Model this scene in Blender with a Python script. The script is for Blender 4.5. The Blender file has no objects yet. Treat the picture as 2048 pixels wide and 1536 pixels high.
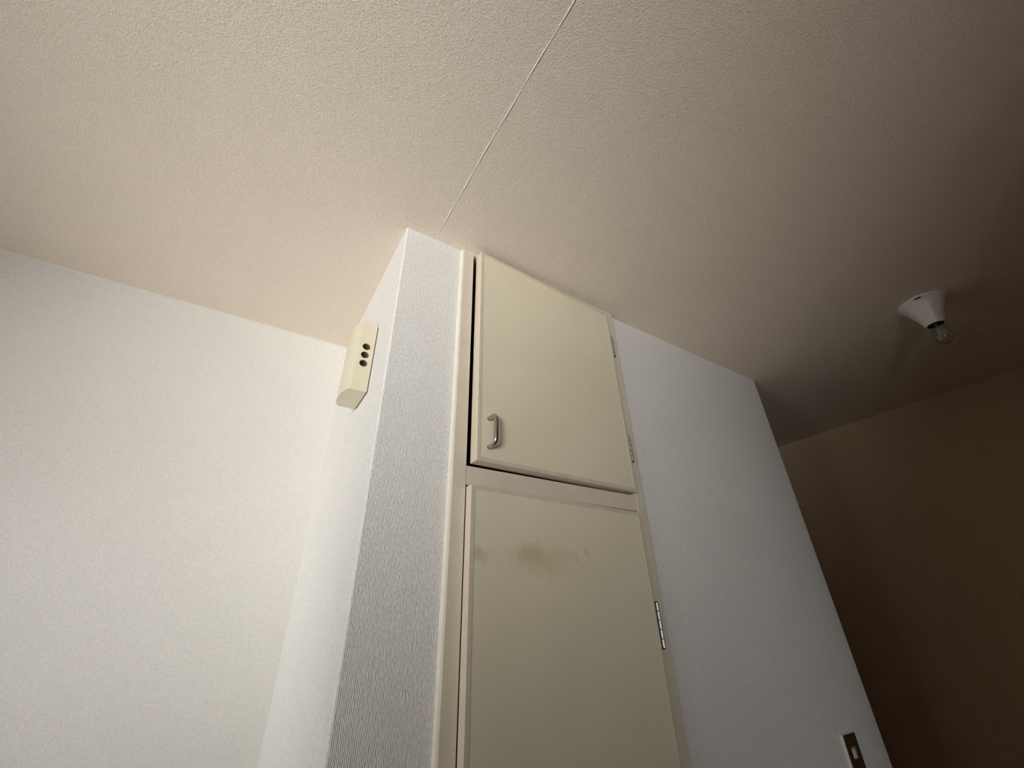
import bpy, bmesh, math
from mathutils import Vector, Matrix

S = bpy.context.scene
COL = S.collection
H = 2.45                      # ceiling height

# ------------------------------------------------------------------ camera
cam = bpy.data.cameras.new('camera')
cam.sensor_fit = 'HORIZONTAL'; cam.sensor_width = 36.0
cam.lens = 36.0 * 840.0 / 2048.0
cam.clip_start = 0.02
camo = bpy.data.objects.new('camera', cam); COL.objects.link(camo)
RX = (0.84650812, -0.5319896, -0.02027492)
DN = (0.25173188, 0.43353516, -0.865262)
FW = (0.46910027, 0.72734747, 0.50090977)
camo.matrix_world = Matrix(((RX[0], -DN[0], -FW[0], 0.0),
                            (RX[1], -DN[1], -FW[1], 0.0),
                            (RX[2], -DN[2], -FW[2], 1.45),
                            (0, 0, 0, 1)))
S.camera = camo

# ------------------------------------------------------------------ world, light, exposure
S.view_settings.view_transform = 'Standard'
S.view_settings.look = 'None'
S.view_settings.gamma = 1.0
S.view_settings.use_curve_mapping = False
S.view_settings.exposure = 0.0
w = bpy.data.worlds.new('world'); S.world = w; w.use_nodes = True
bg = w.node_tree.nodes['Background']
bg.inputs[0].default_value = (0.80, 0.90, 1.0, 1)
bg.inputs[1].default_value = 0.03

def area(name, loc, rot, sx, sy, power, col):
    l = bpy.data.lights.new(name, 'AREA'); l.shape = 'RECTANGLE'
    l.size = sx; l.size_y = sy; l.energy = power; l.color = col
    o = bpy.data.objects.new(name, l); o.location = loc; o.rotation_euler = rot
    COL.objects.link(o); return o
#LIGHTS
# aimed area lights added inside the unseen windows, each tuned to brighten chosen surfaces
def beam(name, loc, tgt, size, size_y, power, spread, col):
    d = Vector(tgt) - Vector(loc)
    o = area(name, loc, d.to_track_quat('-Z', 'Y').to_euler(), size, size_y, power, col)
    o.data.spread = math.radians(spread); return o
DAY = (1.0, 1.0, 1.0)
beam('window_1_fill', (-1.9, .4, .9), (0, 1.3, 2.1), .7, .7, 1.0, 100, DAY)
beam('window_1_fill_up', (-1.9, .4, .9), (0, 1.3, 2.1), .7, .7, 1.6, 50, DAY)
beam('window_1_fill_side', (-1.9, .4, .9), (-.6, 1.5, 2.0), .7, .7, .75, 50, DAY)
beam('window_1_fill_level', (-1.9, .4, 1.3), (0, 1.4, 1.3), .7, .7, 1.33, 40, DAY)
beam('window_2_fill', (-1.9, -1.3, 1.4), (0, .84, 2.4), 1.2, .8, 7.0, 50, DAY)
beam('window_2_fill_up', (-1.9, -1.3, 1.15), (.2, .84, 2.4), 1.2, .6, 2.1, 40, DAY)
beam('window_3_fill', (-.75, -2.7, 1.2), (1.7, .84, 1.2), .7, .7, .8, 30, (.90, .97, 1.0))
beam('window_3_fill_up', (-.75, -2.7, 1.2), (.8, .84, 1.9), .7, .7, .42, 50, DAY)
#ENDLIGHTS

# ------------------------------------------------------------------ helpers
def tag(o, label=None, cat=None, group=None, kind=None):
    if label: o['label'] = label
    if cat: o['category'] = cat
    if group: o['group'] = group
    if kind: o['kind'] = kind
    return o

def empty(name, loc, label, cat):
    o = bpy.data.objects.new(name, None); o.location = loc
    o.empty_display_size = 0.05
    COL.objects.link(o); return tag(o, label, cat)

def obj(name, bm, mat, parent=None, smooth=False, loc=None):
    me = bpy.data.meshes.new(name)
    bmesh.ops.recalc_face_normals(bm, faces=bm.faces)
    if smooth:
        for f in bm.faces: f.smooth = True
    bm.to_mesh(me); bm.free()
    me.materials.append(mat)
    o = bpy.data.objects.new(name, me); COL.objects.link(o)
    if loc: o.location = loc
    if parent: o.parent = parent
    return o

def box(bm, x0, x1, y0, y1, z0, z1, bev=0.0, seg=2, edges=None):
    r = bmesh.ops.create_cube(bm, size=1.0)
    vs = r['verts']
    for v in vs:
        v.co = Vector((x0 if v.co.x < 0 else x1, y0 if v.co.y < 0 else y1, z0 if v.co.z < 0 else z1))
    if bev > 0:
        es = set()
        for v in vs:
            for e in v.link_edges:
                if edges is None or edges(e): es.add(e)
        bmesh.ops.bevel(bm, geom=list(es), offset=bev, segments=seg, affect='EDGES', profile=0.5)
    return bm

def mbox(*a, **k):
    return box(bmesh.new(), *a, **k)

def lathe(bm, prof, c=(0, 0, 0), seg=48, cap0=False, cap1=False):
    rings = []
    for r, z in prof:
        rings.append([bm.verts.new((c[0] + r * math.cos(2 * math.pi * i / seg),
                                    c[1] + r * math.sin(2 * math.pi * i / seg), c[2] + z)) for i in range(seg)])
    for a, b in zip(rings, rings[1:]):
        for i in range(seg):
            j = (i + 1) % seg
            bm.faces.new((a[i], a[j], b[j], b[i]))
    if cap0: bm.faces.new(rings[0])
    if cap1: bm.faces.new(rings[-1])
    return bm

def tube(bm, pts, rad, seg=14, sx=1.0, cap=True):
    """sweep a round section along pts; rad = radius per point"""
    pts = [Vector(p) for p in pts]; rings = []
    ref = Vector((1, 0, 0))
    for i, p in enumerate(pts):
        t = (pts[min(i + 1, len(pts) - 1)] - pts[max(i - 1, 0)]).normalized()
        a = (ref - t * ref.dot(t)).normalized(); b = t.cross(a)
        r = rad[i] if hasattr(rad, '__len__') else rad
        rings.append([bm.verts.new(p + a * r * sx * math.cos(2 * math.pi * k / seg) + b * r * math.sin(2 * math.pi * k / seg))
                      for k in range(seg)])
    for a, b in zip(rings, rings[1:]):
        for k in range(seg):
            j = (k + 1) % seg
            bm.faces.new((a[k], a[j], b[j], b[k]))
    if cap:
        bm.faces.new(rings[0]); bm.faces.new(rings[-1])
    return bm

def extrude_profile(bm, pts, z0, z1):
    lo = [bm.verts.new((x, y, z0)) for x, y in pts]
    hi = [bm.verts.new((x, y, z1)) for x, y in pts]
    n = len(pts)
    for i in range(n):
        j = (i + 1) % n
        bm.faces.new((lo[i], lo[j], hi[j], hi[i]))
    bm.faces.new(lo); bm.faces.new(hi)
    return bm

def cut(o, cutter_bm):
    """boolean difference, baked into the mesh"""
    bmesh.ops.recalc_face_normals(cutter_bm, faces=cutter_bm.faces)
    me = bpy.data.meshes.new('cut'); cutter_bm.to_mesh(me); cutter_bm.free()
    c = bpy.data.objects.new('cut', me); COL.objects.link(c)
    m = o.modifiers.new('cut', 'BOOLEAN'); m.object = c; m.operation = 'DIFFERENCE'; m.solver = 'EXACT'
    bpy.context.view_layer.update()
    dg = bpy.context.evaluated_depsgraph_get()
    new = bpy.data.meshes.new_from_object(o.evaluated_get(dg))
    o.modifiers.remove(m)
    mats = list(o.data.materials)
    o.data = new
    if not new.materials:
        for mm in mats: new.materials.append(mm)
    bpy.data.objects.remove(c)

# ------------------------------------------------------------------ materials
class N:
    def __init__(s, name):
        s.m = bpy.data.materials.new(name); s.m.use_nodes = True
        s.t = s.m.node_tree; s.b = s.t.nodes['Principled BSDF']
    def new(s, kind, **kw):
        n = s.t.nodes.new(kind)
        for k, v in kw.items(): setattr(n, k, v)
        return n
    def link(s, a, b): s.t.links.new(a, b)

def coords(n, scale):
    tc = n.new('ShaderNodeTexCoord'); mp = n.new('ShaderNodeMapping')
    mp.inputs['Scale'].default_value = scale
    n.link(tc.outputs['Object'], mp.inputs['Vector'])
    return mp.outputs['Vector']

def plain(name, col, rough=0.5, metal=0.0, var=0.04, vscale=9.0, bump=0.0, bscale=300.0, spec=None):
    n = N(name); b = n.b
    b.inputs['Roughness'].default_value = rough
    b.inputs['Metallic'].default_value = metal
    if spec is not None: b.inputs['Specular IOR Level'].default_value = spec
    v = coords(n, (1, 1, 1))
    tx = n.new('ShaderNodeTexNoise'); tx.inputs['Scale'].default_value = vscale; tx.inputs['Detail'].default_value = 4
    n.link(v, tx.inputs['Vector'])
    mr = n.new('ShaderNodeMapRange'); mr.inputs['From Min'].default_value = 0.3; mr.inputs['From Max'].default_value = 0.7
    mr.inputs['To Min'].default_value = 1 - var; mr.inputs['To Max'].default_value = 1 + var
    n.link(tx.outputs['Fac'], mr.inputs['Value'])
    vm = n.new('ShaderNodeVectorMath', operation='SCALE'); vm.inputs[0].default_value = col
    n.link(mr.outputs['Result'], vm.inputs['Scale'])
    n.link(vm.outputs['Vector'], b.inputs['Base Color'])
    if bump > 0:
        t2 = n.new('ShaderNodeTexNoise'); t2.inputs['Scale'].default_value = bscale; t2.inputs['Detail'].default_value = 2
        n.link(v, t2.inputs['Vector'])
        bp = n.new('ShaderNodeBump'); bp.inputs['Strength'].default_value = 1.0; bp.inputs['Distance'].default_value = bump
        n.link(t2.outputs['Fac'], bp.inputs['Height']); n.link(bp.outputs['Normal'], b.inputs['Normal'])
    return n

def wallpaper(name, col, depth, sc, detail=1.5, ribs=0.0, rough=0.85, spk=(0.93, 1.06)):
    """embossed vinyl wallpaper: fine pebbled relief (ribs: upright rows of small beads)"""
    n = N(name); b = n.b
    b.inputs['Roughness'].default_value = rough
    b.inputs['Specular IOR Level'].default_value = 0.25
    v = coords(n, sc)
    tx = n.new('ShaderNodeTexNoise'); tx.inputs['Scale'].default_value = 1.0
    tx.inputs['Detail'].default_value = detail; tx.inputs['Roughness'].default_value = 0.55
    n.link(v, tx.inputs['Vector'])
    hgt = tx.outputs['Fac']
    if ribs > 0:
        tc = n.new('ShaderNodeTexCoord'); sp = n.new('ShaderNodeSeparateXYZ')
        n.link(tc.outputs['Object'], sp.inputs[0])
        ad = n.new('ShaderNodeMath', operation='ADD'); n.link(sp.outputs['X'], ad.inputs[0]); n.link(sp.outputs['Y'], ad.inputs[1])
        mu = n.new('ShaderNodeMath', operation='MULTIPLY'); mu.inputs[1].default_value = 2 * math.pi / 0.0029
        n.link(ad.outputs[0], mu.inputs[0])
        sn = n.new('ShaderNodeMath', operation='SINE'); n.link(mu.outputs[0], sn.inputs[0])
        ma = n.new('ShaderNodeMath', operation='MULTIPLY_ADD'); ma.inputs[1].default_value = ribs
        n.link(sn.outputs[0], ma.inputs[0]); n.link(tx.outputs['Fac'], ma.inputs[2])
        hgt = ma.outputs[0]
    bp = n.new('ShaderNodeBump'); bp.inputs['Strength'].default_value = 1.0; bp.inputs['Distance'].default_value = depth
    n.link(hgt, bp.inputs['Height']); n.link(bp.outputs['Normal'], b.inputs['Normal'])
    # light and dark of the relief put into the colour as speckle + slow ageing of the paper
    mr = n.new('ShaderNodeMapRange'); mr.inputs['From Min'].default_value = 0.3; mr.inputs['From Max'].default_value = 0.7
    mr.inputs['To Min'].default_value = spk[0]; mr.inputs['To Max'].default_value = spk[1]
    n.link(tx.outputs['Fac'], mr.inputs['Value'])
    v2 = coords(n, (1, 1, 1))
    t3 = n.new('ShaderNodeTexNoise'); t3.inputs['Scale'].default_value = 2.2; t3.inputs['Detail'].default_value = 3
    n.link(v2, t3.inputs['Vector'])
    m3 = n.new('ShaderNodeMapRange'); m3.inputs['From Min'].default_value = 0.3; m3.inputs['From Max'].default_value = 0.7
    m3.inputs['To Min'].default_value = 0.975; m3.inputs['To Max'].default_value = 1.02
    n.link(t3.outputs['Fac'], m3.inputs['Value'])
    mm = n.new('ShaderNodeMath', operation='MULTIPLY')
    n.link(mr.outputs['Result'], mm.inputs[0]); n.link(m3.outputs['Result'], mm.inputs[1])
    vm = n.new('ShaderNodeVectorMath', operation='SCALE'); vm.inputs[0].default_value = col
    n.link(mm.outputs[0], vm.inputs['Scale'])
    n.link(vm.outputs['Vector'], b.inputs['Base Color'])
    return n.m

WALL = (0.80, 0.78, 0.735)
M_wall = wallpaper('wallpaper_white', WALL, 0.0014, (360, 360, 160), ribs=0.15, spk=(0.88, 1.10))
M_wallb = wallpaper('wallpaper_white_smooth', WALL, 0.0007, (380, 380, 240))
M_wall2 = wallpaper('wallpaper_hall_dimmed', (0.57, 0.43, 0.28), 0.0010, (260, 260, 260))  # dim, warm bounce light of the hall put into the paper colour
M_hall_dim = plain('hall_dimming_brown', (0.31, 0.165, 0.07), 0.6, var=0.12).m  # brown for unseen hall surfaces, added to darken and warm the hall
M_ceil = wallpaper('wallpaper_ceiling', (0.80, 0.705, 0.585), 0.0013, (350, 350, 350), spk=(0.91, 1.07))
M_seam = plain('paper_edge', (0.86, 0.80, 0.72), 0.8).m
M_caulk = plain('sealant', (0.74, 0.71, 0.63), 0.6, var=0.05, vscale=60).m
M_frame = plain('cream_frame_paint', (0.66, 0.595, 0.475), 0.45, var=0.035, vscale=14, bump=0.0001).m
M_strip = plain('edge_banding', (0.60, 0.55, 0.435), 0.5, var=0.05, vscale=40).m
M_edge = plain('door_edge_lit_tone', (0.72, 0.615, 0.485), 0.5, var=0.03, vscale=25).m  # warm light on the door's side faces put into their colour
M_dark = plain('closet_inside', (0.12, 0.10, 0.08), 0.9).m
M_floor = plain('wood_floor', (0.33, 0.175, 0.07), 0.5, var=0.15).m
M_steel = plain('hinge_steel', (0.62, 0.62, 0.61), 0.42, metal=1.0, var=0.05, vscale=200).m
M_leaf = plain('hinge_leaf_gap_shade', (0.045, 0.038, 0.034), 0.5, metal=0.4).m  # dark colour stands in for the shaded gap around the knuckles
M_nickel = plain('satin_nickel', (0.47, 0.43, 0.39), 0.33, metal=1.0, var=0.08, vscale=150).m
M_cream = plain('cream_plastic', (0.69, 0.64, 0.475), 0.45, var=0.02, vscale=20, bump=0.00012, bscale=700).m
M_plate = plain('box_gap_shade', (0.10, 0.10, 0.085), 0.7).m  # shadow of the gap behind the box, as a dark colour
M_cup = plain('brown_recess', (0.20, 0.14, 0.09), 0.6).m
M_porc = plain('white_lamp_base', (0.80, 0.76, 0.70), 0.3, var=0.02).m
M_black = plain('black_socket', (0.012, 0.010, 0.010), 0.7).m
M_brown = plain('brown_switch_plate', (0.055, 0.028, 0.012), 0.35, var=0.06).m
M_rock = plain('switch_rocker', (0.72, 0.75, 0.68), 0.35).m
M_rec = plain('switch_recess', (0.24, 0.25, 0.19), 0.5).m
M_alu = plain('window_aluminium', (0.55, 0.55, 0.54), 0.4, metal=0.8).m

g = N('clear_glass'); g.b.inputs['Base Color'].default_value = (1, 1, 1, 1)
g.b.inputs['Roughness'].default_value = 0.0; g.b.inputs['IOR'].default_value = 1.45
g.b.inputs['Transmission Weight'].default_value = 1.0
tx = g.new('ShaderNodeTexNoise'); tx.inputs['Scale'].default_value = 60
bp = g.new('ShaderNodeBump'); bp.inputs['Distance'].default_value = 0.00002
g.link(tx.outputs['Fac'], bp.inputs['Height']); g.link(bp.outputs['Normal'], g.b.inputs['Normal'])
M_glass = g.m
M_bulb = plain('bulb_glass', (0.85, 0.85, 0.82), 0.08, var=0.01).m
M_bulb.node_tree.nodes['Principled BSDF'].inputs['Transmission Weight'].default_value = 0.985
M_cap = plain('bulb_cap', (0.10, 0.075, 0.05), 0.5, metal=0.6).m

def door_paint(name, stains):
    """yellowed cream paint; stains = (x, z, rx, rz, strength, colour) in the door's own coordinates"""
    n = plain(name, (0.745, 0.685, 0.505), 0.42, var=0.03, vscale=5.0, bump=0.00006, bscale=260)
    prev = n.b.inputs['Base Color'].links[0].from_socket
    tc = n.new('ShaderNodeTexCoord')
    for (x, z, rx, rz, st, colr) in stains:
        mp = n.new('ShaderNodeMapping'); mp.vector_type = 'POINT'
        mp.inputs['Location'].default_value = (-x / rx, 0, -z / rz)
        mp.inputs['Scale'].default_value = (1 / rx, 0, 1 / rz)
        n.link(tc.outputs['Object'], mp.inputs['Vector'])
        nz = n.new('ShaderNodeTexNoise'); nz.inputs['Scale'].default_value = 38; nz.inputs['Detail'].default_value = 3
        n.link(tc.outputs['Object'], nz.inputs['Vector'])
        ln = n.new('ShaderNodeVectorMath', operation='LENGTH'); n.link(mp.outputs['Vector'], ln.inputs[0])
        ma = n.new('ShaderNodeMath', operation='MULTIPLY_ADD'); ma.inputs[1].default_value = 1.6
        n.link(nz.outputs['Fac'], ma.inputs[0]); n.link(ln.outputs['Value'], ma.inputs[2])
        mr = n.new('ShaderNodeMapRange'); mr.interpolation_type = 'SMOOTHSTEP'
        mr.inputs['From Min'].default_value = 1.05; mr.inputs['From Max'].default_value = 1.95
        mr.inputs['To Min'].default_value = st; mr.inputs['To Max'].default_value = 0.0
        n.link(ma.outputs[0], mr.inputs['Value'])
        mx = n.new('ShaderNodeMix', data_type='RGBA')
        n.link(mr.outputs['Result'], mx.inputs[0])
        n.link(prev, mx.inputs[6]); mx.inputs[7].default_value = colr + (1,)
        prev = mx.outputs[2]
    n.link(prev, n.b.inputs['Base Color'])
    return n.m

# ------------------------------------------------------------------ the setting
def struct(name, bm, m, parent=None):
    o = obj(name, bm, m, parent)
    if parent is None: o['kind'] = 'structure'
    return o

XW, YR, XR, YH = -2.0, -2.8, 2.92, 3.0     # window wall, rear wall, hall wall, hall end
YB, XP, YF = 1.543, 0.198, 0.842           # back wall, side of the projecting corner, its front
XE = 1.927                                 # free end of the front wall

ceiling = struct('ceiling', mbox(XW - .15, XR + .15, YR - .1, YH + .1, H, H + .12), M_ceil)
floor = struct('floor', mbox(XW - .15, XR + .15, YR - .1, YH + .1, -.1, 0), M_floor)
struct('wall_back', mbox(XW, XP, YB, YB + .12, 0, H), M_wallb)
corner_edge = lambda x, y: (lambda e: all(abs(v.co.x - x) < 1e-5 and abs(v.co.y - y) < 1e-5 for v in e.verts))
struct('wall_corner', mbox(XP, .372, YF, YB + .12, 0, H, bev=.004, seg=4, edges=corner_edge(XP, YF)), M_wall)
bm = mbox(.981, XE, YF, YF + .12, 0, H, bev=.003, seg=3, edges=corner_edge(XE, YF))
box(bm, XE - .12, XE, YF + .12, YH, 0, H)
struct('wall_front', bm, M_wall)
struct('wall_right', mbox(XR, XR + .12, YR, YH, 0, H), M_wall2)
struct('wall_hall', mbox(XE, XR, YH, YH + .1, 0, H), M_hall_dim)
# window wall with its opening
WIN = [(-0.05, 0.85, 0.50, 1.75), (-2.10, -0.50, 0.95, 1.85)]
def window(name, u0, u1, z0, z1, p0, p1, axis):
    """frame, sash bar and pane; u runs along the wall, p through it"""
    def bb(bm, ua, ub, pa, pb, za, zb):
        return box(bm, pa, pb, ua, ub, za, zb) if axis == 'x' else box(bm, ua, ub, pa, pb, za, zb)
    bm = bb(bmesh.new(), u0, u0 + .035, p0, p1, z0, z1)
    bb(bm, u1 - .035, u1, p0, p1, z0, z1)
    bb(bm, u0 + .035, u1 - .035, p0, p1, z0, z0 + .035); bb(bm, u0 + .035, u1 - .035, p0, p1, z1 - .035, z1)
    um = (u0 + u1) / 2; pm = (p0 + p1) / 2
    bb(bm, um - .02, um + .02, pm - .015, pm + .015, z0 + .035, z1 - .035)
    o = struct(name, bm, M_alu)
    obj('pane', bb(bmesh.new(), u0 + .035, um - .02, pm - .003, pm + .003, z0 + .035, z1 - .035), M_glass, o)
    obj('pane', bb(bmesh.new(), um + .02, u1 - .035, pm - .003, pm + .003, z0 + .035, z1 - .035), M_glass, o)
bm = mbox(XW - .12, XW, YR, WIN[1][0], 0, H)
box(bm, XW - .12, XW, WIN[1][1], WIN[0][0], 0, H)
box(bm, XW - .12, XW, WIN[0][1], YB + .12, 0, H)
for a, b, c, d in WIN:
    box(bm, XW - .12, XW, a, b, 0, c); box(bm, XW - .12, XW, a, b, d, H)
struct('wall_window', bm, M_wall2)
window('window_1', *WIN[0], XW - .10, XW + .01, 'x')
window('window_2', *WIN[1], XW - .10, XW + .01, 'x')
# rear wall with an unseen window, and an unseen wall added to keep light out of the hall
bm = mbox(XW, -1.2, YR - .1, YR, 0, H)
box(bm, -.3, XR, YR - .1, YR, 0, H); box(bm, -1.2, -.3, YR - .1, YR, 0, .4); box(bm, -1.2, -.3, YR - .1, YR, 1.6, H)
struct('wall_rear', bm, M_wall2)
window('window_3', -1.2, -.3, .4, 1.6, YR - .09, YR + .01, 'y')
struct('wall_light_block', mbox(1.08, XR, -.47, -.35, 0, H), M_hall_dim)  # added out of view to block light from the hall

# joint of two ceiling paper sheets: a slightly wavy raised lip
bm = bmesh.new()
pts = []
for i in range(60):
    y = -0.9 + i * (0.82 + 0.9) / 59
    x = 0.282 - 0.004 * (0.8 - y) * 0 + 0.0012 * math.sin(y * 9.0) + 0.0006 * math.sin(y * 31 + 1)
    pts.append((x, y, H - 0.0001))
tube(bm, pts, [0.0011 + 0.0004 * math.sin(i * 1.7) for i in range(60)], seg=8, sx=1.0)
obj('paper_joint', bm, M_seam, ceiling)

# sealant beads
def quarter_bead(bm, p0, p1, a, b, r):
    """bead filling the corner line p0-p1 whose two walls run along a and b"""
    p0, p1, a, b = map(Vector, (p0, p1, a, b)); n = 24
    rows = []
    for i in range(n + 1):
        p = p0.lerp(p1, i / n); rr = r * (1 + 0.12 * math.sin(i * 2.3) + 0.08 * math.sin(i * 5.1))
        rows.append([bm.verts.new(p), bm.verts.new(p + a * rr), bm.verts.new(p + a * rr * .62 + b * rr * .62 * 0.75), bm.verts.new(p + b * rr)])
    for q, s in zip(rows, rows[1:]):
        for k in range(4):
            j = (k + 1) % 4
            bm.faces.new((q[k], q[j], s[j], s[k]))
    bm.faces.new(rows[0]); bm.faces.new(rows[-1])
    return bm
struct('trim_1', quarter_bead(bmesh.new(), (XW, YB, H), (XP, YB, H), (0, 0, -1), (0, -1, 0), .0055), M_caulk)
struct('trim_2', quarter_bead(bmesh.new(), (.372, YF, 0), (.372, YF, H), (-1, 0, 0), (0, -1, 0), .0045), M_caulk)
struct('trim_3', quarter_bead(bmesh.new(), (.981, YF, 0), (.981, YF, H), (1, 0, 0), (0, -1, 0), .004), M_frame)

# ------------------------------------------------------------------ the built-in closet
FX0, FX1, FY = .372, .981, .827
GX0, GX1 = .4055, .9475
RT, RB, HB = 1.7695, 1.7255, 2.437
cab = empty('closet_cabinet', ((FX0 + FX1) / 2, FY, 0),
            'tall cream painted built-in closet with two flush doors, set between the white papered walls', 'closet')
O = Vector(cab.location)
def part(name, bm, m, parent=cab, **k):
    bmesh.ops.translate(bm, verts=bm.verts, vec=-O) if parent is cab else None
    return obj(name, bm, m, parent, **k)
part('jamb', mbox(FX0, GX0, FY, .862, 0, H, bev=.0012), M_frame)
part('jamb', mbox(GX1, FX1, FY, .862, 0, H, bev=.0012), M_frame)
part('head_rail', mbox(GX0, GX1, FY + .0008, .862, HB, H, bev=.0006), M_frame)
part('middle_rail', mbox(GX0 + .0003, GX1 - .0003, FY + .0008, .862, RB, RT, bev=.0012), M_frame)
part('bottom_rail', mbox(GX0, GX1, FY, .862, 0, .10, bev=.001), M_frame)
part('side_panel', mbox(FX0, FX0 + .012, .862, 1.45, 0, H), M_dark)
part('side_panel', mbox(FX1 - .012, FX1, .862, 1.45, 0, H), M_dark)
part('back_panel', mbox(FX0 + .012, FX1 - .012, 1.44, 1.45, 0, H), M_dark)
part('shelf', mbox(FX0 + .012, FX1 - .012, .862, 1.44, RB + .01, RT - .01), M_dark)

def make_door(p_left, p_right, z0, z1, thick, mat, label):
    a = Vector((p_left[0], p_left[1], z0)); b = Vector((p_right[0], p_right[1], z0))
    wid = (b - a).length; ang = math.atan2(b.y - a.y, b.x - a.x)
    hgt = z1 - z0
    d = obj('door', mbox(0, wid, 0.0006, thick, 0, hgt, bev=.001), mat, cab)
    d.location = a - O; d.rotation_euler = (0, 0, ang)
    d['label'] = label
    d.data.materials.append(M_edge)
    for f in d.data.polygons:
        if abs(f.normal.y) < .5: f.material_index = 1
    s = .0100
    bm = mbox(0.0002, s, -.0002, .0014, 0.0002, hgt - .0002, bev=.0005)
    box(bm, wid - s, wid - .0002, -.0002, .0014, 0.0002, hgt - .0002, bev=.0005)
    box(bm, s, wid - s, -.0002, .0014, .0002, s, bev=.0005)
    box(bm, s, wid - s, -.0002, .0014, hgt - s, hgt - .0002, bev=.0005)
    e = obj('edge_banding', bm, M_strip, d)
    return d, wid, ang

up, uw, ua = make_door((.4167, .7990), (.9425, .8150), 1.7756, 2.429, .0310, door_paint('door_paint_upper', [
    (.36, .38, .10, .06, .06, (0.55, 0.47, 0.33))]),
    'short upper door, slightly ajar, with a metal pull handle')
lo, lw, la = make_door((.4075, .8035), (.9435, .8195), .115, 1.7206, .0235, door_paint('door_paint_lower', [
    (.185, 1.465, .105, .040, .38, (0.56, 0.45, 0.22)),
    (.155, 1.475, .05, .020, .30, (0.42, 0.31, 0.14)),
    (.024, 1.464, .035, .018, .42, (0.44, 0.34, 0.16)),
    (.318, 1.488, .013, .010, .30, (0.36, 0.34, 0.28)),
    (.285, 1.470, .012, .016, .15, (0.40, 0.36, 0.27))]),
    'long lower door with yellow-brown stains near its top')

# the upper door hangs slightly out of square: its top edge falls towards the hinges
for o in [up] + list(up.children):
    for v in o.data.vertices:
        if v.co.z > .5: v.co.z += .006 - .0135 * v.co.x / uw
# bow handle on the upper door (own coordinates: x across, -y out of the door, z up)
hx, hz, hh, out, br = .0318, .0725, .0365, .031, .013
pts = [(hx, .0006, hz - hh)]
path = []
path.append((hx, 0.0005, hz - hh)); path.append((hx, -.008, hz - hh)); path.append((hx, -(out - br), hz - hh))
for i in range(1, 8):
    t = i / 8 * math.pi / 2
    path.append((hx, -(out - br) - br * math.sin(t), hz - hh + br - br * math.cos(t)))
path.append((hx, -out, hz - hh + br)); 
for i in range(1, 6): path.append((hx, -out - .0012 * math.sin(i / 6 * math.pi), hz - hh + br + (2 * hh - 2 * br) * i / 6))
path.append((hx, -out, hz + hh - br))
for i in range(1, 8):
    t = i / 8 * math.pi / 2
    path.append((hx, -(out - br) - br * math.cos(t), hz + hh - br + br * math.sin(t)))
path.append((hx, -(out - br), hz + hh)); path.append((hx, -.008, hz + hh)); path.append((hx, .0005, hz + hh))
n = len(path)
rad = [.0046 + .0006 * math.sin(math.pi * i / (n - 1)) for i in range(n)]
rad[0] = rad[-1] = .0052
hd = obj('handle', tube(bmesh.new(), path, rad, seg=20, sx=1.12), M_nickel, up, smooth=True)
hd['label'] = 'satin metal bow handle'

def make_hinge(x, y, z0, z1, r):
    """leaf plate behind, dark for the shaded gap; five knuckles on one pin in front"""
    bm = mbox(x - r * 1.75, x + r * 1.8, y - r * .15, y + r * .95, z0 - r * .6, z1 + r * .6)
    bmesh.ops.translate(bm, verts=bm.verts, vec=-O)
    h = obj('hinge', bm, M_leaf, cab); h['label'] = 'small steel butt hinge'
    ln = (z1 - z0) / 5
    kn = None
    for k in range(5):
        if kn is None:
            bm = lathe(bmesh.new(), [(r * .6, .0004), (r, .0010), (r, ln - .0010), (r * .6, ln - .0004)], seg=16, cap0=True, cap1=True)
            kn = obj('knuckle', bm, M_steel, h, smooth=False)
            o = kn
        else:
            o = kn.copy(); COL.objects.link(o); o.parent = h
        o.location = Vector((x, y - r * .75, z0 + k * ln)) - O
make_hinge(.9466, .8172, 2.246, 2.326, .0028)
make_hinge(.9470, .8172, 1.870, 1.951, .0031)
make_hinge(.9464, .8195, 1.398, 1.497, .0036)

# ------------------------------------------------------------------ the plastic box on the side of the corner
bxo = empty('wall_box', (XP, 1.05, 1.98), 'small cream plastic box with three round holes, fixed high beside the ceiling corner', 'box')
BO = Vector(bxo.location)
def bpart(name, bm, m, parent=bxo, **k):
    bmesh.ops.translate(bm, verts=bm.verts, vec=-BO)
    return obj(name, bm, m, parent, **k)
prof = [(.1952, .9925), (.1560, .9932), (.1515, .9945), (.1475, 1.002), (.1435, 1.014), (.1402, 1.028), (.1385, 1.043),
        (.1380, 1.058), (.1385, 1.073), (.1402, 1.088), (.1432, 1.099), (.1480, 1.1065), (.1530, 1.1085), (.1952, 1.1085)]
bm = extrude_profile(bmesh.new(), prof, 1.980, 2.194)
es = [e for e in bm.edges if abs(e.verts[0].co.z - e.verts[1].co.z) < 1e-6]
bmesh.ops.bevel(bm, geom=es, offset=.0012, segments=2, affect='EDGES')
body = bpart('cover', bm, M_cream)
body['label'] = 'cream cover with bowed side'
cb = bmesh.new()
HC = [(.1748, 2.1150), (.1744, 2.0885), (.1744, 2.0620)]
for x, z in HC:
    rot = Matrix.Translation((x, 1.0, z)) @ Matrix.Rotation(math.radians(90), 4, 'X')
    bmesh.ops.create_cone(cb, cap_ends=True, segments=40, radius1=.0104, radius2=.0104, depth=.044, matrix=rot)
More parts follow.
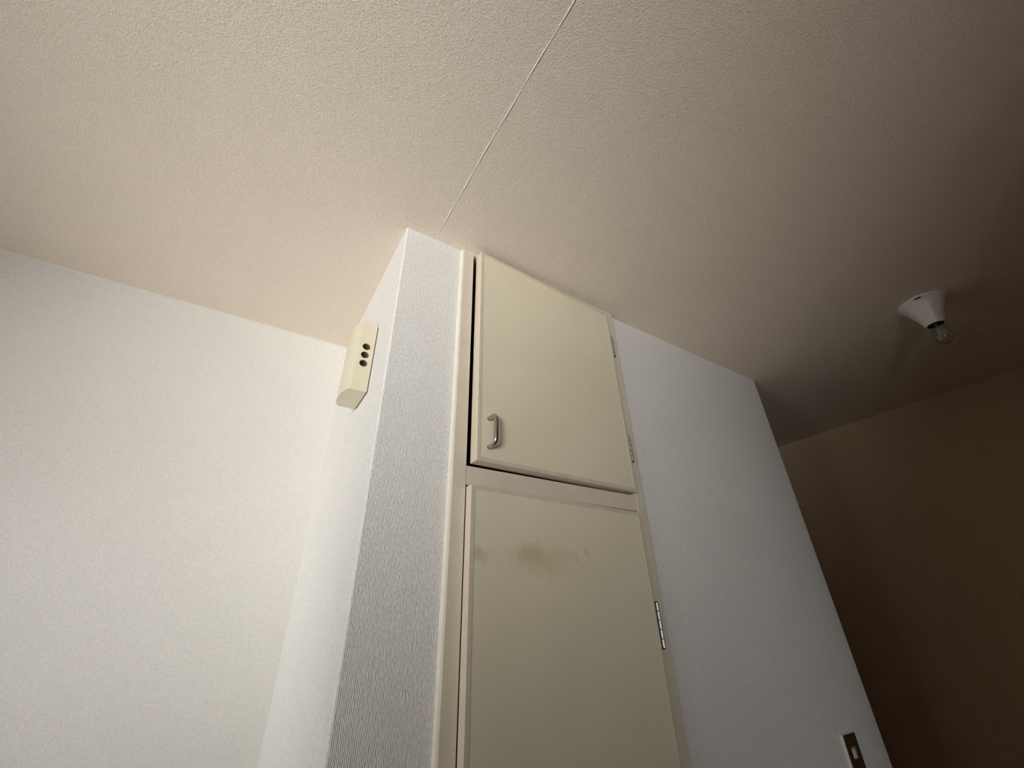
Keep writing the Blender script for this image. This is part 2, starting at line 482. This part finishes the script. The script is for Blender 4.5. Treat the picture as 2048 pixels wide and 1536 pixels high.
# narrow slots in the bowed side
for z in (1.994, 2.181):
    box(cb, .1340, .1425, 1.010, 1.022, z, z + .0022)
bmesh.ops.translate(cb, verts=cb.verts, vec=-BO)
tmp = cb
body.parent = None; body.location = (0, 0, 0)
cut(body, tmp)
body.parent = bxo
for x, z in HC:
    # recessed cup behind each hole
    bm = bmesh.new()
    lathe(bm, [(.0103, 0.0), (.0103, .019), (.0001, .019)], seg=32)
    bmesh.ops.rotate(bm, verts=bm.verts, cent=(0, 0, 0), matrix=Matrix.Rotation(math.radians(-90), 3, 'X'))
    bmesh.ops.translate(bm, verts=bm.verts, vec=(x, .9945, z))
    c = bpart('hole', bm, M_cup)
bpart('gap_shade', mbox(.1950, XP, .9950, 1.1060, 1.982, 2.190), M_plate)  # added dark plate in place of the shadow between box and wall

# ------------------------------------------------------------------ ceiling lamp holder with a bare bulb
LX, LY = 1.927, .1936
lamp = empty('ceiling_lamp', (LX, LY, H), 'white flared lamp holder with a bare unlit bulb, on the dark part of the ceiling', 'lamp')
bm = bmesh.new()
lathe(bm, [(.0705, 0), (.0705, -.004), (.068, -.0075), (.0625, -.013), (.0570, -.023), (.0510, -.035), (.0448, -.049),
           (.0387, -.064), (.0338, -.078), (.0300, -.090), (.0278, -.098), (.0268, -.1000), (.0245, -.1000), (.0238, -.0975)], seg=64)
lb = obj('lamp_base', bm, M_porc, lamp, smooth=True); lb['label'] = 'white flared base'
bm = bmesh.new()
lathe(bm, [(.0240, -.0985), (.0232, -.085), (.0225, -.060), (.0001, -.060)], seg=40)
lathe(bm, [(.0175, -.0605), (.0175, -.0935), (.0155, -.0945), (.0145, -.0945)], seg=32)
obj('socket', bm, M_black, lamp, smooth=True)
# small slot near the rim and a fixing screw, towards the room
def on_cone(ang, r, z, bm):
    bmesh.ops.rotate(bm, verts=bm.verts, cent=(0, 0, 0), matrix=Matrix.Rotation(ang, 3, 'Z'))
    return bm
sa = math.radians(184)
bm = mbox(.0630, .0700, -.0095, .0095, -.0105, -.0078)
obj('slot', on_cone(sa, 0, 0, bm), M_black, lamp)
bm = bmesh.new(); bmesh.ops.create_uvsphere(bm, u_segments=12, v_segments=8, radius=.0028, matrix=Matrix.Translation((.0455, 0, -.043)))
obj('screw', on_cone(math.radians(201), 0, 0, bm), M_porc, lamp, smooth=True)
# bulb: thin glass shell, metal cap, filament on its stem
outer = [(.0130, -.094), (.0135, -.100), (.0155, -.107), (.0190, -.115), (.0225, -.124), (.0250, -.134), (.0260, -.144),
         (.0252, -.154), (.0228, -.162), (.0185, -.1695), (.0130, -.1745), (.0070, -.1772), (.0001, -.1782)]
inner = [(max(r - .0004, .0001), z + (.0004 if i > 6 else 0)) for i, (r, z) in enumerate(outer)]
bm = bmesh.new(); lathe(bm, outer + inner[::-1], seg=40)
bmesh.ops.remove_doubles(bm, verts=bm.verts, dist=1e-5)
bu = obj('bulb', bm, M_bulb, lamp, smooth=True); bu['label'] = 'dim glass bulb, unlit'
bm = bmesh.new(); lathe(bm, [(.0001, -.062), (.0120, -.066), (.0128, -.070), (.0122, -.074), (.0128, -.078), (.0122, -.082), (.0128, -.086), (.0126, -.096), (.0001, -.0965)], seg=24)
obj('cap', bm, M_cap, bu, smooth=True)
bm = bmesh.new()
tube(bm, [(0, 0, -.096), (0, 0, -.118)], [.0035, .0018], seg=8)
tube(bm, [(0, 0, -.118), (-.008, 0, -.138)], .0003, seg=5)
tube(bm, [(0, 0, -.118), (.008, 0, -.138)], .0003, seg=5)
tube(bm, [(-.008, 0, -.138), (0, 0, -.142), (.008, 0, -.138)], .0004, seg=5)
obj('filament', bm, M_steel, bu)

# ------------------------------------------------------------------ light switch
sw = empty('light_switch', (1.7085, YF, 1.095), 'brown light switch plate with a white rocker, low on the wall beside the dark hall', 'switch')
SO = Vector(sw.location)
def spart(name, bm, m, parent=sw):
    bmesh.ops.translate(bm, verts=bm.verts, vec=-SO)
    return obj(name, bm, m, parent)
fx0, fx1, fz0, fz1, fy = 1.6705, 1.7450, 1.036, 1.1535, .8330
hx0, hx1, hz0, hz1 = 1.6950, 1.7270, 1.0950, 1.1235
ring = lambda a, b, c, d, y: [bm.verts.new(p) for p in ((a, y, c), (b, y, c), (b, y, d), (a, y, d))]
def holed_plate(x0, x1, z0, z1, ya, yb, e):
    rr = [ring(x0, x1, z0, z1, ya), ring(x0, x1, z0, z1, yb + e), ring(x0 + e, x1 - e, z0 + e, z1 - e, yb),
          ring(hx0, hx1, hz0, hz1, yb), ring(hx0, hx1, hz0, hz1, ya)]
    for a, b in zip(rr, rr[1:] + rr[:1]):
        for i in range(4):
            j = (i + 1) % 4; bm.faces.new((a[i], a[j], b[j], b[i]))
hx0 -= .003; hx1 += .003; hz0 -= .003; hz1 += .003
bm = bmesh.new(); holed_plate(fx0 - .0006, fx1 + .0006, fz0 - .0006, fz1 + .0006, YF, fy + .0012, .0008)
spart('surround', bm, M_rock)['label'] = 'pale surround'
hx0 += .003; hx1 -= .003; hz0 += .003; hz1 -= .003
bm = bmesh.new(); holed_plate(fx0 + .0006, fx1 - .0002, fz0 + .0006, fz1 - .0006, fy + .0012, fy, .0006)
spart('plate', bm, M_brown)['label'] = 'dark brown cover plate'
spart('recess', mbox(hx0 + .0005, hx1 - .0005, fy + .0025, YF, hz0 + .0005, hz1 - .0005), M_rec)
rk = spart('rocker', mbox(hx0 + .0020, hx0 + .0175, fy - .0012, fy + .003, hz0 + .002, hz1 - .0045, bev=.0012), M_rock)
rk['label'] = 'off-white rocker'
